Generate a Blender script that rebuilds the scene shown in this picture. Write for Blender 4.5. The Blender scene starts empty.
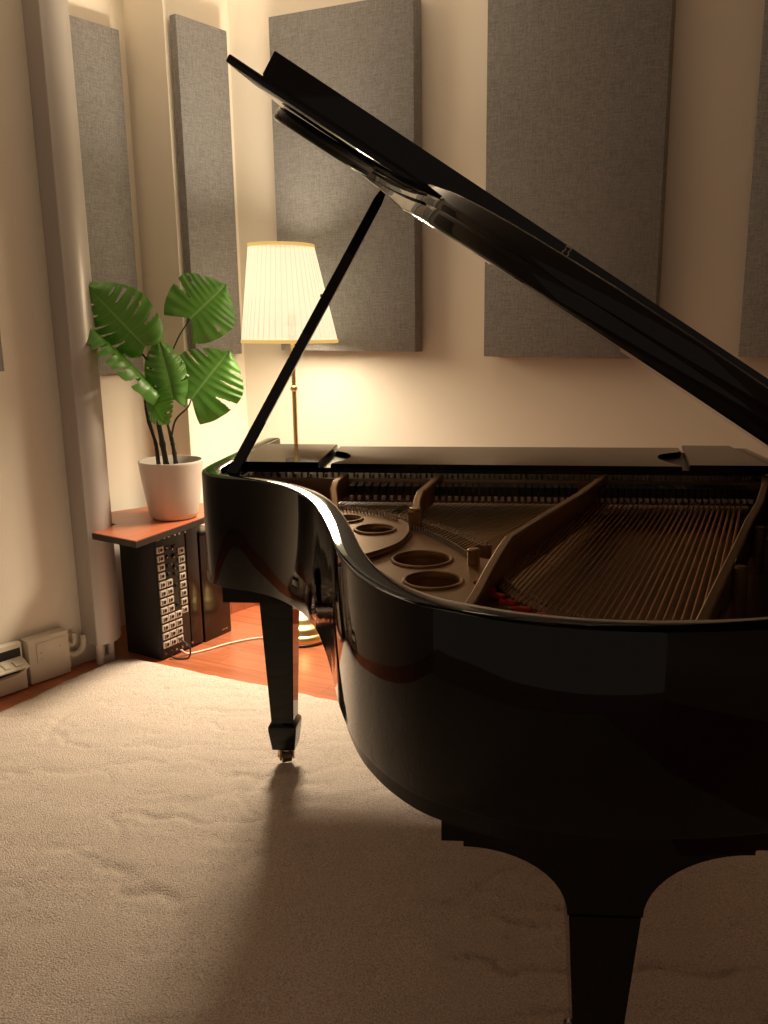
import bpy, bmesh, math, random
from mathutils import Vector, Matrix
random.seed(4)
SC = bpy.context.scene
COL = SC.collection
rad = math.radians

# ------------------------------------------------------------------ camera
cam_d = bpy.data.cameras.new('camera')
cam_d.sensor_fit = 'HORIZONTAL'
cam_d.sensor_width = 36.0
cam_d.lens = 845.0 / 768.0 * 36.0
cam_d.shift_x = (384.0 - 437.0) / 768.0
cam_d.clip_start = 0.02
cam = bpy.data.objects.new('camera', cam_d)
COL.objects.link(cam)
cam.location = (0, 0, 1.37)
cam.rotation_euler = (rad(90 - 12.41), 0, 0)
SC.camera = cam

# ------------------------------------------------------------------ materials
def new_mat(name):
    m = bpy.data.materials.new(name)
    m.use_nodes = True
    nt = m.node_tree
    return m, nt, nt.nodes['Principled BSDF']

def simple(name, col, rough=0.5, metal=0.0, coat=0.0, spec=0.5, bump=None):
    m, nt, b = new_mat(name)
    b.inputs['Base Color'].default_value = (*col, 1)
    b.inputs['Roughness'].default_value = rough
    b.inputs['Metallic'].default_value = metal
    b.inputs['Coat Weight'].default_value = coat
    b.inputs['Coat Roughness'].default_value = 0.05
    b.inputs['Specular IOR Level'].default_value = spec
    if bump:
        sc, st, dist = bump
        tc = nt.nodes.new('ShaderNodeTexCoord')
        n = nt.nodes.new('ShaderNodeTexNoise')
        n.inputs['Scale'].default_value = sc
        n.inputs['Detail'].default_value = 4
        bp = nt.nodes.new('ShaderNodeBump')
        bp.inputs['Strength'].default_value = st
        bp.inputs['Distance'].default_value = dist
        nt.links.new(tc.outputs['Object'], n.inputs['Vector'])
        nt.links.new(n.outputs['Fac'], bp.inputs['Height'])
        nt.links.new(bp.outputs['Normal'], b.inputs['Normal'])
    return m

def mixcol(nt, fac, a, b_):
    mx = nt.nodes.new('ShaderNodeMix')
    mx.data_type = 'RGBA'
    if fac is not None:
        nt.links.new(fac, mx.inputs['Factor'])
    if isinstance(a, tuple): mx.inputs['A'].default_value = (*a, 1)
    else: nt.links.new(a, mx.inputs['A'])
    if isinstance(b_, tuple): mx.inputs['B'].default_value = (*b_, 1)
    else: nt.links.new(b_, mx.inputs['B'])
    return mx.outputs['Result']

def math_node(nt, op, a, b_=None, clamp=False):
    n = nt.nodes.new('ShaderNodeMath')
    n.operation = op
    n.use_clamp = clamp
    for i, v in enumerate((a, b_)):
        if v is None: continue
        if isinstance(v, (int, float)): n.inputs[i].default_value = v
        else: nt.links.new(v, n.inputs[i])
    return n.outputs[0]

M = {}
M['black'] = simple('piano_black_lacquer', (0.0035, 0.0032, 0.003), 0.035, coat=0.0, spec=0.32)
M['satin'] = simple('satin_black', (0.006, 0.0055, 0.005), 0.35)
M['felt_black'] = simple('black_felt', (0.006, 0.005, 0.005), 0.9)
M['plaster'] = simple('cream_wall_paint', (0.77, 0.705, 0.60), 0.75, bump=(14, 0.12, 0.01))
M['ceil'] = simple('ceiling_paint', (0.80, 0.76, 0.70), 0.9)
M['column'] = simple('grey_satin_casing', (0.44, 0.41, 0.38), 0.38, metal=0.15)
M['white_plastic'] = simple('ivory_plastic', (0.66, 0.60, 0.50), 0.4)
M['brass'] = simple('polished_brass', (0.80, 0.60, 0.28), 0.38, metal=1.0)
M['old_brass'] = simple('dull_brass', (0.45, 0.32, 0.16), 0.35, metal=1.0)
M['steel'] = simple('steel', (0.55, 0.52, 0.48), 0.3, metal=1.0)
M['plate'] = simple('bronze_painted_plate', (0.36, 0.205, 0.095), 0.36, metal=0.5, bump=(60, 0.05, 0.002))
M['copper'] = simple('copper_wound_string', (0.42, 0.20, 0.10), 0.35, metal=0.9)
M['wire'] = simple('steel_string', (0.42, 0.33, 0.24), 0.35, metal=0.9)
M['red_felt'] = simple('red_felt', (0.45, 0.025, 0.02), 0.9)
M['grey_felt'] = simple('pale_felt', (0.75, 0.64, 0.52), 0.9)
M['pot'] = simple('white_ceramic', (0.68, 0.62, 0.54), 0.35)
M['soil'] = simple('dark_soil', (0.03, 0.02, 0.012), 0.9, bump=(80, 0.8, 0.01))
M['stem'] = simple('brown_green_stem', (0.05, 0.06, 0.02), 0.5)
M['stem_dark'] = simple('dark_stem', (0.02, 0.018, 0.012), 0.6)
M['rack_black'] = simple('rack_black', (0.012, 0.011, 0.010), 0.45)
M['box_gloss'] = simple('glossy_dark_brown', (0.014, 0.008, 0.006), 0.2)
M['connector'] = simple('pale_grey_plastic', (0.60, 0.55, 0.47), 0.45)
M['hole'] = simple('dark_socket', (0.008, 0.007, 0.006), 0.6)
M['cable_white'] = simple('white_cable_sheath', (0.75, 0.70, 0.62), 0.45)
M['cable_black'] = simple('black_cable_sheath', (0.01, 0.01, 0.01), 0.45)
M['trim_gold'] = simple('lit_gold_braid', (0.75, 0.55, 0.20), 0.6)
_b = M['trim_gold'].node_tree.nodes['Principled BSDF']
_b.inputs['Emission Color'].default_value = (1.0, .66, .20, 1); _b.inputs['Emission Strength'].default_value = 0.62  # emission stands in for lamplight showing through the braid
M['dull_wheel'] = simple('dark_brass_wheel', (0.16, 0.11, 0.06), 0.4, metal=0.9)
M['dark_gap'] = simple('dark_gap', (0.01, 0.009, 0.008), 0.8)

def fabric():
    m, nt, b = new_mat('grey_woven_fabric')
    uv = nt.nodes.new('ShaderNodeTexCoord')
    mp = nt.nodes.new('ShaderNodeMapping'); mp.inputs['Scale'].default_value = (420, 420, 24)
    mp2 = nt.nodes.new('ShaderNodeMapping'); mp2.inputs['Scale'].default_value = (24, 24, 420)
    n1 = nt.nodes.new('ShaderNodeTexNoise'); n1.inputs['Scale'].default_value = 1; n1.inputs['Detail'].default_value = 3
    n2 = nt.nodes.new('ShaderNodeTexNoise'); n2.inputs['Scale'].default_value = 1; n2.inputs['Detail'].default_value = 3
    n3 = nt.nodes.new('ShaderNodeTexNoise'); n3.inputs['Scale'].default_value = 200; n3.inputs['Detail'].default_value = 3
    nt.links.new(uv.outputs['Object'], mp.inputs['Vector']); nt.links.new(uv.outputs['Object'], mp2.inputs['Vector'])
    nt.links.new(mp.outputs['Vector'], n1.inputs['Vector']); nt.links.new(mp2.outputs['Vector'], n2.inputs['Vector'])
    nt.links.new(uv.outputs['Object'], n3.inputs['Vector'])
    s = math_node(nt, 'ADD', n1.outputs['Fac'], n2.outputs['Fac'])
    s = math_node(nt, 'ADD', s, n3.outputs['Fac'])
    s = math_node(nt, 'MULTIPLY', s, 1 / 3)
    r = nt.nodes.new('ShaderNodeMapRange')
    r.inputs['From Min'].default_value = 0.38; r.inputs['From Max'].default_value = 0.62
    nt.links.new(s, r.inputs['Value'])
    c = mixcol(nt, r.outputs[0], (0.160, 0.154, 0.150), (0.315, 0.305, 0.297))
    nt.links.new(c, b.inputs['Base Color'])
    b.inputs['Roughness'].default_value = 0.95
    b.inputs['Specular IOR Level'].default_value = 0.15
    bp = nt.nodes.new('ShaderNodeBump'); bp.inputs['Strength'].default_value = 0.35; bp.inputs['Distance'].default_value = 0.002
    nt.links.new(s, bp.inputs['Height']); nt.links.new(bp.outputs['Normal'], b.inputs['Normal'])
    return m
M['fabric'] = fabric()

def wood_floor(name, rot, c1, c2, rough=0.28):
    m, nt, b = new_mat(name)
    tc = nt.nodes.new('ShaderNodeTexCoord')
    mp = nt.nodes.new('ShaderNodeMapping'); mp.inputs['Rotation'].default_value = (0, 0, rot)
    nt.links.new(tc.outputs['Object'], mp.inputs['Vector'])
    br = nt.nodes.new('ShaderNodeTexBrick')
    br.inputs['Scale'].default_value = 1.0
    br.inputs['Brick Width'].default_value = 1.1
    br.inputs['Row Height'].default_value = 0.075
    br.inputs['Mortar Size'].default_value = 0.0009
    br.inputs['Color1'].default_value = (0.35, 0.35, 0.35, 1)
    br.inputs['Color2'].default_value = (0.65, 0.65, 0.65, 1)
    br.inputs['Mortar'].default_value = (0.1, 0.1, 0.1, 1)
    br.inputs['Bias'].default_value = 0.1
    nt.links.new(mp.outputs['Vector'], br.inputs['Vector'])
    mp2 = nt.nodes.new('ShaderNodeMapping'); mp2.inputs['Scale'].default_value = (3.0, 45, 45)
    nt.links.new(mp.outputs['Vector'], mp2.inputs['Vector'])
    n = nt.nodes.new('ShaderNodeTexNoise'); n.inputs['Scale'].default_value = 1.0; n.inputs['Detail'].default_value = 5; n.inputs['Distortion'].default_value = 0.6
    nt.links.new(mp2.outputs['Vector'], n.inputs['Vector'])
    f = math_node(nt, 'MULTIPLY', n.outputs['Fac'], 0.6)
    f = math_node(nt, 'ADD', f, math_node(nt, 'MULTIPLY', br.outputs['Color'], 0.4), True)
    r = nt.nodes.new('ShaderNodeMapRange'); r.inputs['From Min'].default_value = 0.3; r.inputs['From Max'].default_value = 0.68
    nt.links.new(f, r.inputs['Value'])
    c = mixcol(nt, r.outputs[0], c1, c2)
    c = mixcol(nt, br.outputs['Fac'], c, tuple(x * 0.45 for x in c1))
    nt.links.new(c, b.inputs['Base Color'])
    b.inputs['Roughness'].default_value = rough
    bp = nt.nodes.new('ShaderNodeBump'); bp.inputs['Strength'].default_value = 0.05; bp.inputs['Distance'].default_value = 0.002
    nt.links.new(n.outputs['Fac'], bp.inputs['Height']); nt.links.new(bp.outputs['Normal'], b.inputs['Normal'])
    return m
M['floor'] = wood_floor('cherry_laminate', rad(24.5), (0.27, 0.072, 0.030), (0.47, 0.155, 0.070))
M['base_wood'] = wood_floor('cherry_baseboard', rad(24.5), (0.30, 0.085, 0.04), (0.40, 0.13, 0.06), 0.35)
M['board_wood'] = wood_floor('cherry_board', rad(-60), (0.38, 0.105, 0.048), (0.46, 0.14, 0.065), 0.3)
M['soundboard'] = wood_floor('spruce_soundboard', rad(50), (0.34, 0.18, 0.075), (0.44, 0.25, 0.11), 0.4)

def carpet_mat():
    m, nt, b = new_mat('beige_carpet_pile')
    tc = nt.nodes.new('ShaderNodeTexCoord')
    n1 = nt.nodes.new('ShaderNodeTexNoise'); n1.inputs['Scale'].default_value = 210; n1.inputs['Detail'].default_value = 3; n1.inputs['Roughness'].default_value = 0.6
    n2 = nt.nodes.new('ShaderNodeTexNoise'); n2.inputs['Scale'].default_value = 5; n2.inputs['Detail'].default_value = 4; n2.inputs['Distortion'].default_value = 1.2
    v = nt.nodes.new('ShaderNodeTexVoronoi'); v.inputs['Scale'].default_value = 260
    for x in (n1, n2, v): nt.links.new(tc.outputs['Object'], x.inputs['Vector'])
    h = math_node(nt, 'SUBTRACT', n1.outputs['Fac'], math_node(nt, 'MULTIPLY', v.outputs['Distance'], 0.6))
    r = nt.nodes.new('ShaderNodeMapRange'); r.inputs['From Min'].default_value = -0.15; r.inputs['From Max'].default_value = 0.55
    nt.links.new(h, r.inputs['Value'])
    c = mixcol(nt, r.outputs[0], (0.40, 0.33, 0.28), (0.90, 0.775, 0.67))
    r2 = nt.nodes.new('ShaderNodeMapRange'); r2.inputs['From Min'].default_value = 0.35; r2.inputs['From Max'].default_value = 0.65
    r2.inputs['To Min'].default_value = 0.0; r2.inputs['To Max'].default_value = 0.30
    nt.links.new(n2.outputs['Fac'], r2.inputs['Value'])
    c = mixcol(nt, r2.outputs[0], c, (0.58, 0.50, 0.42))
    nt.links.new(c, b.inputs['Base Color'])
    b.inputs['Roughness'].default_value = 1.0
    b.inputs['Specular IOR Level'].default_value = 0.05
    b.inputs['Sheen Weight'].default_value = 0.15
    bp = nt.nodes.new('ShaderNodeBump'); bp.inputs['Strength'].default_value = 0.8; bp.inputs['Distance'].default_value = 0.005
    nt.links.new(h, bp.inputs['Height'])
    nt.links.new(bp.outputs['Normal'], b.inputs['Normal'])
    return m
M['carpet'] = carpet_mat()

def leaf_mat():
    m, nt, b = new_mat('split_leaf_green')
    uv = nt.nodes.new('ShaderNodeUVMap')
    sp = nt.nodes.new('ShaderNodeSeparateXYZ')
    nt.links.new(uv.outputs['UV'], sp.inputs[0])
    # midrib at V=0, side veins repeat along U
    mid = nt.nodes.new('ShaderNodeMapRange'); mid.inputs['From Min'].default_value = 0.012; mid.inputs['From Max'].default_value = 0.045
    mid.inputs['To Min'].default_value = 1; mid.inputs['To Max'].default_value = 0
    nt.links.new(sp.outputs['Y'], mid.inputs['Value'])
    w = math_node(nt, 'SINE', math_node(nt, 'MULTIPLY', sp.outputs['X'], 2 * math.pi * 9))
    vr = nt.nodes.new('ShaderNodeMapRange'); vr.inputs['From Min'].default_value = 0.90; vr.inputs['From Max'].default_value = 1.0
    vr.inputs['To Max'].default_value = 0.35
    nt.links.new(w, vr.inputs['Value'])
    f = math_node(nt, 'MAXIMUM', mid.outputs[0], vr.outputs[0])
    tc = nt.nodes.new('ShaderNodeTexCoord')
    n = nt.nodes.new('ShaderNodeTexNoise'); n.inputs['Scale'].default_value = 12
    nt.links.new(tc.outputs['Object'], n.inputs['Vector'])
    base = mixcol(nt, n.outputs['Fac'], (0.085, 0.23, 0.045), (0.18, 0.42, 0.075))
    c = mixcol(nt, f, base, (0.33, 0.55, 0.20))
    nt.links.new(c, b.inputs['Base Color'])
    b.inputs['Roughness'].default_value = 0.32
    tr = nt.nodes.new('ShaderNodeBsdfTranslucent'); tr.inputs['Color'].default_value = (0.34, 0.70, 0.10, 1)
    mx = nt.nodes.new('ShaderNodeMixShader'); mx.inputs[0].default_value = 0.30
    out = nt.nodes['Material Output']
    nt.links.new(b.outputs[0], mx.inputs[1]); nt.links.new(tr.outputs[0], mx.inputs[2])
    nt.links.new(mx.outputs[0], out.inputs['Surface'])
    return m
M['leaf'] = leaf_mat()

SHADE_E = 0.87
def shade_mat():
    m, nt, b = new_mat('lit_pleated_cloth')
    b.inputs['Base Color'].default_value = (0.40, 0.37, 0.30, 1)
    b.inputs['Roughness'].default_value = 0.9
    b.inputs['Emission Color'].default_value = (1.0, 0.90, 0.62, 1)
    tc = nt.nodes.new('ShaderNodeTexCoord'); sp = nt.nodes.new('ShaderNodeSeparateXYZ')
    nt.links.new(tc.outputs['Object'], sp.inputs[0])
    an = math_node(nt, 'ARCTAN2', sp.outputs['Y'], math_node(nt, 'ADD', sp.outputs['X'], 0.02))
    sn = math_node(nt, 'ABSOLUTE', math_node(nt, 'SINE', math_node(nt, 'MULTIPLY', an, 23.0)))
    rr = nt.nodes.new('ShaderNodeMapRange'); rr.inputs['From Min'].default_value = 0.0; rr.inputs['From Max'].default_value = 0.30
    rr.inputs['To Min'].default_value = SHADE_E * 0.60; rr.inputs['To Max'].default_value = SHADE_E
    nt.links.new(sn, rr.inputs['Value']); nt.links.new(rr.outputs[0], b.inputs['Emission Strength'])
    tr = nt.nodes.new('ShaderNodeBsdfTranslucent'); tr.inputs['Color'].default_value = (0.8, 0.72, 0.55, 1)
    mx = nt.nodes.new('ShaderNodeMixShader'); mx.inputs[0].default_value = 0.02
    nt.links.new(b.outputs[0], mx.inputs[1]); nt.links.new(tr.outputs[0], mx.inputs[2])
    tp_ = nt.nodes.new('ShaderNodeBsdfTransparent'); tp_.inputs['Color'].default_value = (1.0, .93, .80, 1)
    m2 = nt.nodes.new('ShaderNodeMixShader'); m2.inputs[0].default_value = 0.125
    nt.links.new(mx.outputs[0], m2.inputs[1]); nt.links.new(tp_.outputs[0], m2.inputs[2])
    nt.links.new(m2.outputs[0], nt.nodes['Material Output'].inputs['Surface'])
    return m
M['shade'] = shade_mat()

# ------------------------------------------------------------------ mesh helpers
def obj(name, bm, mat, parent=None, smooth=True, angle=35):
    me = bpy.data.meshes.new(name)
    bmesh.ops.recalc_face_normals(bm, faces=bm.faces[:])
    if smooth:
        for f in bm.faces: f.smooth = True
        lim = rad(angle)
        for e in bm.edges:
            if len(e.link_faces) != 2 or e.calc_face_angle(4.0) > lim: e.smooth = False
    bm.to_mesh(me); bm.free()
    if mat: me.materials.append(M[mat] if isinstance(mat, str) else mat)
    o = bpy.data.objects.new(name, me)
    COL.objects.link(o)
    if parent is not None: o.parent = parent
    return o

def tag(o, label=None, cat=None, group=None, kind=None):
    if label: o['label'] = label
    if cat: o['category'] = cat
    if group: o['group'] = group
    if kind: o['kind'] = kind
    return o

def empty(name, loc, rz=0.0, **kw):
    o = bpy.data.objects.new(name, None)
    COL.objects.link(o)
    o.location = loc; o.rotation_euler = (0, 0, rz)
    o.empty_display_size = 0.05
    return tag(o, **kw)

def box(bm, lo, hi, mtx=None, bev=0.0):
    g = bmesh.ops.create_cube(bm, size=1)['verts']
    lo = Vector(lo); hi = Vector(hi); c = (lo + hi) / 2; s = hi - lo
    for v in g:
        v.co = Vector((v.co.x * s.x, v.co.y * s.y, v.co.z * s.z)) + c
    if bev > 0:
        es = list({e for v in g for e in v.link_edges})
        r = bmesh.ops.bevel(bm, geom=es, offset=bev, segments=2, affect='EDGES', profile=0.6)
        g = list({v for f in r['faces'] for v in f.verts} | {v for v in g if v.is_valid})
    if mtx is not None:
        for v in g: v.co = mtx @ v.co
    return g

def loft(bm, rings, close_ring=True, cap=True, close_path=False):
    vs = [[bm.verts.new(p) for p in r] for r in rings]
    n = len(rings[0]); m = len(rings)
    for i in range(m if close_path else m - 1):
        a, b = vs[i], vs[(i + 1) % m]
        for j in range(n if close_ring else n - 1):
            k = (j + 1) % n
            try: bm.faces.new((a[j], a[k], b[k], b[j]))
            except ValueError: pass
    if cap and close_ring and not close_path:
        bm.faces.new(vs[0]); bm.faces.new(list(reversed(vs[-1])))
    return vs

def tube(bm, pts, r, seg=8, cap=True):
    pts = [Vector(p) for p in pts]
    rings = []
    up = Vector((0, 0, 1))
    prev = None
    for i, p in enumerate(pts):
        t = (pts[min(i + 1, len(pts) - 1)] - pts[max(i - 1, 0)]).normalized()
        if prev is None:
            x = t.cross(up if abs(t.z) < 0.9 else Vector((1, 0, 0))).normalized()
        else:
            x = (prev - t * prev.dot(t)).normalized()
        prev = x
        y = t.cross(x)
        rr = r[i] if isinstance(r, (list, tuple)) else r
        rings.append([p + (x * math.cos(2 * math.pi * k / seg) + y * math.sin(2 * math.pi * k / seg)) * rr for k in range(seg)])
    loft(bm, rings, cap=cap)

def lathe(bm, prof, seg=40, center=(0, 0, 0), cap=True):
    c = Vector(center)
    rings = [[c + Vector((r * math.cos(2 * math.pi * k / seg), r * math.sin(2 * math.pi * k / seg), z)) for k in range(seg)] for r, z in prof]
    loft(bm, rings, cap=cap)

def spline(pts, n):
    """Catmull-Rom through pts (any dimension), resampled evenly to n points."""
    P = [Vector(p) for p in pts]
    P = [P[0] * 2 - P[1]] + P + [P[-1] * 2 - P[-2]]
    out = []
    for i in range(1, len(P) - 2):
        for k in range(20):
            t = k / 20
            a, b, c, d = P[i - 1], P[i], P[i + 1], P[i + 2]
            out.append(0.5 * ((2 * b) + (c - a) * t + (2 * a - 5 * b + 4 * c - d) * t * t + (3 * b - a - 3 * c + d) * t ** 3))
    out.append(P[-2])
    L = [0]
    for i in range(1, len(out)): L.append(L[-1] + (out[i] - out[i - 1]).length)
    res = []; j = 0
    for k in range(n):
        s = L[-1] * k / (n - 1)
        while j < len(L) - 2 and L[j + 1] < s: j += 1
        f = (s - L[j]) / max(L[j + 1] - L[j], 1e-9)
        res.append(out[j].lerp(out[j + 1], min(max(f, 0), 1)))
    return res

def offset_path(pts, d):
    res = []
    for i, p in enumerate(pts):
        t = (pts[min(i + 1, len(pts) - 1)] - pts[max(i - 1, 0)])
        t = Vector((t.x, t.y)).normalized()
        n = Vector((-t.y, t.x))
        res.append(Vector((p.x, p.y)) + n * d)
    return res

def prism(bm, poly, z0, z1, bev=0.0):
    """Closed polygon (xy) between two heights."""
    b = [bm.verts.new((p[0], p[1], z0)) for p in poly]
    t = [bm.verts.new((p[0], p[1], z1)) for p in poly]
    n = len(poly)
    bm.faces.new(list(reversed(b)))
    ft = bm.faces.new(t)
    for i in range(n):
        bm.faces.new((b[i], b[(i + 1) % n], t[(i + 1) % n], t[i]))
    if bev:
        bmesh.ops.bevel(bm, geom=list(ft.edges), offset=bev, segments=2, affect='EDGES')

# ------------------------------------------------------------------ the room
C0 = Vector((-0.91, 4.06, 0))                       # far left corner
AZL = rad(36.5)
WL = Vector((math.sin(AZL), math.cos(AZL), 0))      # along the left wall, away from camera
NL = Vector((WL.y, -WL.x, 0))                       # left wall normal, into the room
AZB = rad(24.2)
WB = Vector((math.cos(AZB), -math.sin(AZB), 0))     # along the back wall, to the right
NB = Vector((-math.sin(AZB), -math.cos(AZB), 0))
H = 2.85
def LW(t, off=0.0, z=0.0): return C0 + WL * t + NL * off + Vector((0, 0, z))
def BW(t, off=0.0, z=0.0): return C0 + WB * t + NB * off + Vector((0, 0, z))

def slab(name, pts, thick_dir, mat, z0=0.0, z1=H, **kw):
    """Vertical wall: polyline pts (xy), thickness vector behind it."""
    bm = bmesh.new()
    front = [Vector((p.x, p.y, 0)) for p in pts]
    back = [Vector((p.x, p.y, 0)) + d for p, d in zip(pts, thick_dir)]
    poly = front + list(reversed(back))
    prism(bm, poly, z0, z1)
    o = obj(name, bm, mat, smooth=False)
    return tag(o, kind='structure', **kw)

NT = 0.34; ND = 0.27    # niche edge (distance from the corner) and depth
NS = 0.80
cR = BW(4.5); cF = cR + NB * 5.0; cL = LW(-6.3)
slab('wall_left', [cL, LW(-NS), LW(-NS, -ND), LW(-NT, -ND), LW(-NT), C0],
     [-NL * 0.5] * 2 + [-NL * 0.23] * 2 + [-NL * 0.5] * 2, 'plaster')
slab('wall_back', [C0 - WB * 0.0, cR], [-NB * 0.15] * 2, 'plaster')
slab('wall_right', [cR, cF], [WB * 0.15] * 2, 'plaster')
# no wall behind the camera: left open to admit added ambient fill light
for nm, z0, z1, mt in (('floor', -0.1, 0.0, 'floor'), ('ceiling', H, H + 0.1, 'ceil')):
    bm = bmesh.new()
    o_ = 0.6
    prism(bm, [cL + Vector((-o_, -o_, 0)), cF + Vector((o_, -o_, 0)), cR + Vector((o_, 0.1, 0)), C0 + Vector((0, o_, 0)), C0 + Vector((-o_, 0.3, 0))], z0, z1)
    tag(obj(nm, bm, mt, smooth=False), kind='structure')

def strip(name, p0, p1, nrm, z0, z1, d, mat, kind='structure'):
    bm = bmesh.new()
    prism(bm, [p0, p1, p1 + nrm * d, p0 + nrm * d], z0, z1, 0.003)
    return tag(obj(name, bm, mat, smooth=False), kind=kind)
strip('baseboard_back', BW(0.012), BW(4.45), NB, 0, 0.07, 0.012, 'base_wood')
strip('baseboard_left', LW(-NT + 0.003), LW(-0.012), NL, 0, 0.07, 0.012, 'base_wood')

# tall grey casing that stands in front of the left wall
def column():
    bm = bmesh.new()
    sec = []
    # (t, off) section: sharp near edge, softly rounded toward the lamp
    sec += [(-0.940, 0.002), (-0.940, 0.105), (-0.937, 0.109)]
    for k in range(13):
        a = k / 12
        sec.append((-0.933 + 0.131 * a, 0.110 + 0.018 * math.sin(math.pi * a) - 0.042 * a ** 2))
    sec += [(-0.799, 0.064), (-0.797, 0.058), (-0.797, -0.05), (-0.7999, -0.05), (-0.7999, 0.002)]
    rings = []
    for z in (0.098, 0.102, H - 0.001):
        rings.append([LW(t, o, z) for t, o in sec])
    loft(bm, rings)
    o = obj('trim_1', bm, 'column', angle=30)
    return tag(o, kind='structure')
column()
bm = bmesh.new()
for (t, off, r) in ((-0.900, 0.06, 0.018), (-0.850, 0.06, 0.013)):
    tube(bm, [LW(t, off, 0.0), LW(t, off, 0.098)], r, 12)
box(bm, (-0.03, -0.012, 0.0), (0.03, 0.012, 0.03), Matrix.Translation(LW(-0.875, 0.06)) @ Matrix.Rotation(-AZL + rad(90), 4, 'Z'))
tag(obj('trim_2', bm, 'white_plastic'), kind='structure')

# ------------------------------------------------------------------ acoustic panels
def panel(org, along, nrm, t0, t1, z0, z1, d, label, group, chamfer=0.0):
    c = org + along * ((t0 + t1) / 2)
    o = empty('acoustic_panel', (c.x, c.y, z0), 0, label=label, cat='wall panel', group=group)
    w = (t1 - t0) / 2; h = z1 - z0
    R = Matrix((along, Vector((0, 0, 1)), nrm)).transposed().to_4x4()
    bm = bmesh.new()
    box(bm, (-w, 0, 0.012), (w, h, d), R, 0.004)
    f = obj('fabric_cover', bm, 'fabric', o)
    bm = bmesh.new()
    box(bm, (-w + 0.03, 0.03, 0.002), (w - 0.03, h - 0.03, 0.012), R)
    obj('back_board', bm, 'satin', o)
    return o
PG = 'grey acoustic panels on the walls'
panel(C0, WB, NB, 0.266, 0.936, 1.264, 2.625, 0.085, 'grey fabric acoustic panel directly behind the floor lamp', PG)
panel(C0, WB, NB, 1.242, 1.918, 1.250, 2.63, 0.085, 'wide grey fabric acoustic panel behind the middle of the raised piano lid', PG)
panel(C0, WB, NB, 2.217, 2.89, 1.263, 2.63, 0.085, 'dark grey acoustic panel cut off by the right edge of the picture', PG)
panel(C0, WL, NL, -0.322, -0.060, 1.245, 2.605, 0.055, 'narrow grey acoustic panel between the wall step and the room corner', PG)
panel(LW(0, -ND), WL, NL, -0.80 + 0.03, -0.400, 1.165, 2.575, 0.05, 'grey acoustic panel in the wall recess above the potted plant', PG)
panel(C0, WL, NL, -1.75, -1.165, 1.21, 2.58, 0.05, 'acoustic panel at the far left edge, above the wall boxes', PG)

# ------------------------------------------------------------------ carpet
def carpet():
    o0 = Vector((-1.34, 3.37, 0))
    a1 = Vector((math.cos(rad(24.5)), -math.sin(rad(24.5)), 0))
    a2 = Vector((-math.sin(rad(24.5)), -math.cos(rad(24.5)), 0))
    from mathutils import noise
    bm = bmesh.new()
    nx, ny, Lx, Ly = 300, 340, 3.3, 3.9
    vs = []
    for j in range(ny + 1):
        row = []
        for i in range(nx + 1):
            u = Lx * i / nx; v = Ly * j / ny
            # slightly wavy edges
            ex = 0.012 * noise.noise(Vector((v * 5, 3.1, 0))) + 0.006 * noise.noise(Vector((v * 19, 7.1, 0)))
            ey = 0.012 * noise.noise(Vector((u * 5, 9.7, 0))) + 0.006 * noise.noise(Vector((u * 19, 1.1, 0)))
            fx = max(0, 1 - u / 0.3); fy = max(0, 1 - v / 0.3)
            r = 0.0
            if u < 0.08 and v < 0.08: r = 0.03 * (1 - u / 0.08) * (1 - v / 0.08)
            p = o0 + a1 * (u + ex * fx + r) + a2 * (v + ey * fy + r)
            ed = min(u, v, Lx - u, Ly - v)
            h = 0.013 * (min(1, ed / 0.03 + 0.15))
            q = Vector((p.x, p.y, 0))
            h += 0.0030 * noise.noise(q * 7) + 0.0025 * noise.noise(Vector((q.x * 5, q.y * 16, 2.0)))
            cr = abs(noise.noise(Vector((q.x * 2.4 + q.y * 1.5 + 0.30 * noise.noise(q * 9), q.y * 7.0 + 0.25 * noise.noise(q * 11), 5.0))))
            h -= 0.008 * max(0, 1 - cr / 0.055) * max(0, min(1, 0.6 + 2 * noise.noise(q * 1.7)))
            c2 = abs(noise.noise(Vector((q.x * 6.0 - q.y * 3.0 + 0.4 * noise.noise(q * 15), q.y * 15.0 + 0.3 * noise.noise(q * 18), 11.0))))
            h -= 0.0042 * max(0, 1 - c2 / 0.10) * max(0, min(1, 0.5 + 2.5 * noise.noise(q * 2.9 + Vector((4, 2, 0)))))
            row.append(bm.verts.new((p.x, p.y, min(max(h, 0.002), 0.0175))))
        vs.append(row)
    for j in range(ny):
        for i in range(nx):
            bm.faces.new((vs[j][i], vs[j][i + 1], vs[j + 1][i + 1], vs[j + 1][i]))
    # skirt to the floor
    loop = [vs[0][i] for i in range(nx + 1)] + [vs[j][nx] for j in range(1, ny + 1)] + [vs[ny][i] for i in range(nx - 1, -1, -1)] + [vs[j][0] for j in range(ny - 1, 0, -1)]
    low = [bm.verts.new((v.co.x, v.co.y, 0.0)) for v in loop]
    for k in range(len(loop)):
        m_ = (k + 1) % len(loop)
        bm.faces.new((loop[k], loop[m_], low[m_], low[k]))
    o = obj('carpet', bm, 'carpet', angle=80)
    return tag(o, 'large beige shaggy carpet under the grand piano', 'carpet')
carpet()

# ------------------------------------------------------------------ grand piano
PO = Vector((0.2, 1.9, 0))
piano = empty('grand_piano', PO, rad(-3), label='black lacquered grand piano with raised lid, on the beige carpet', cat='grand piano')

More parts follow.
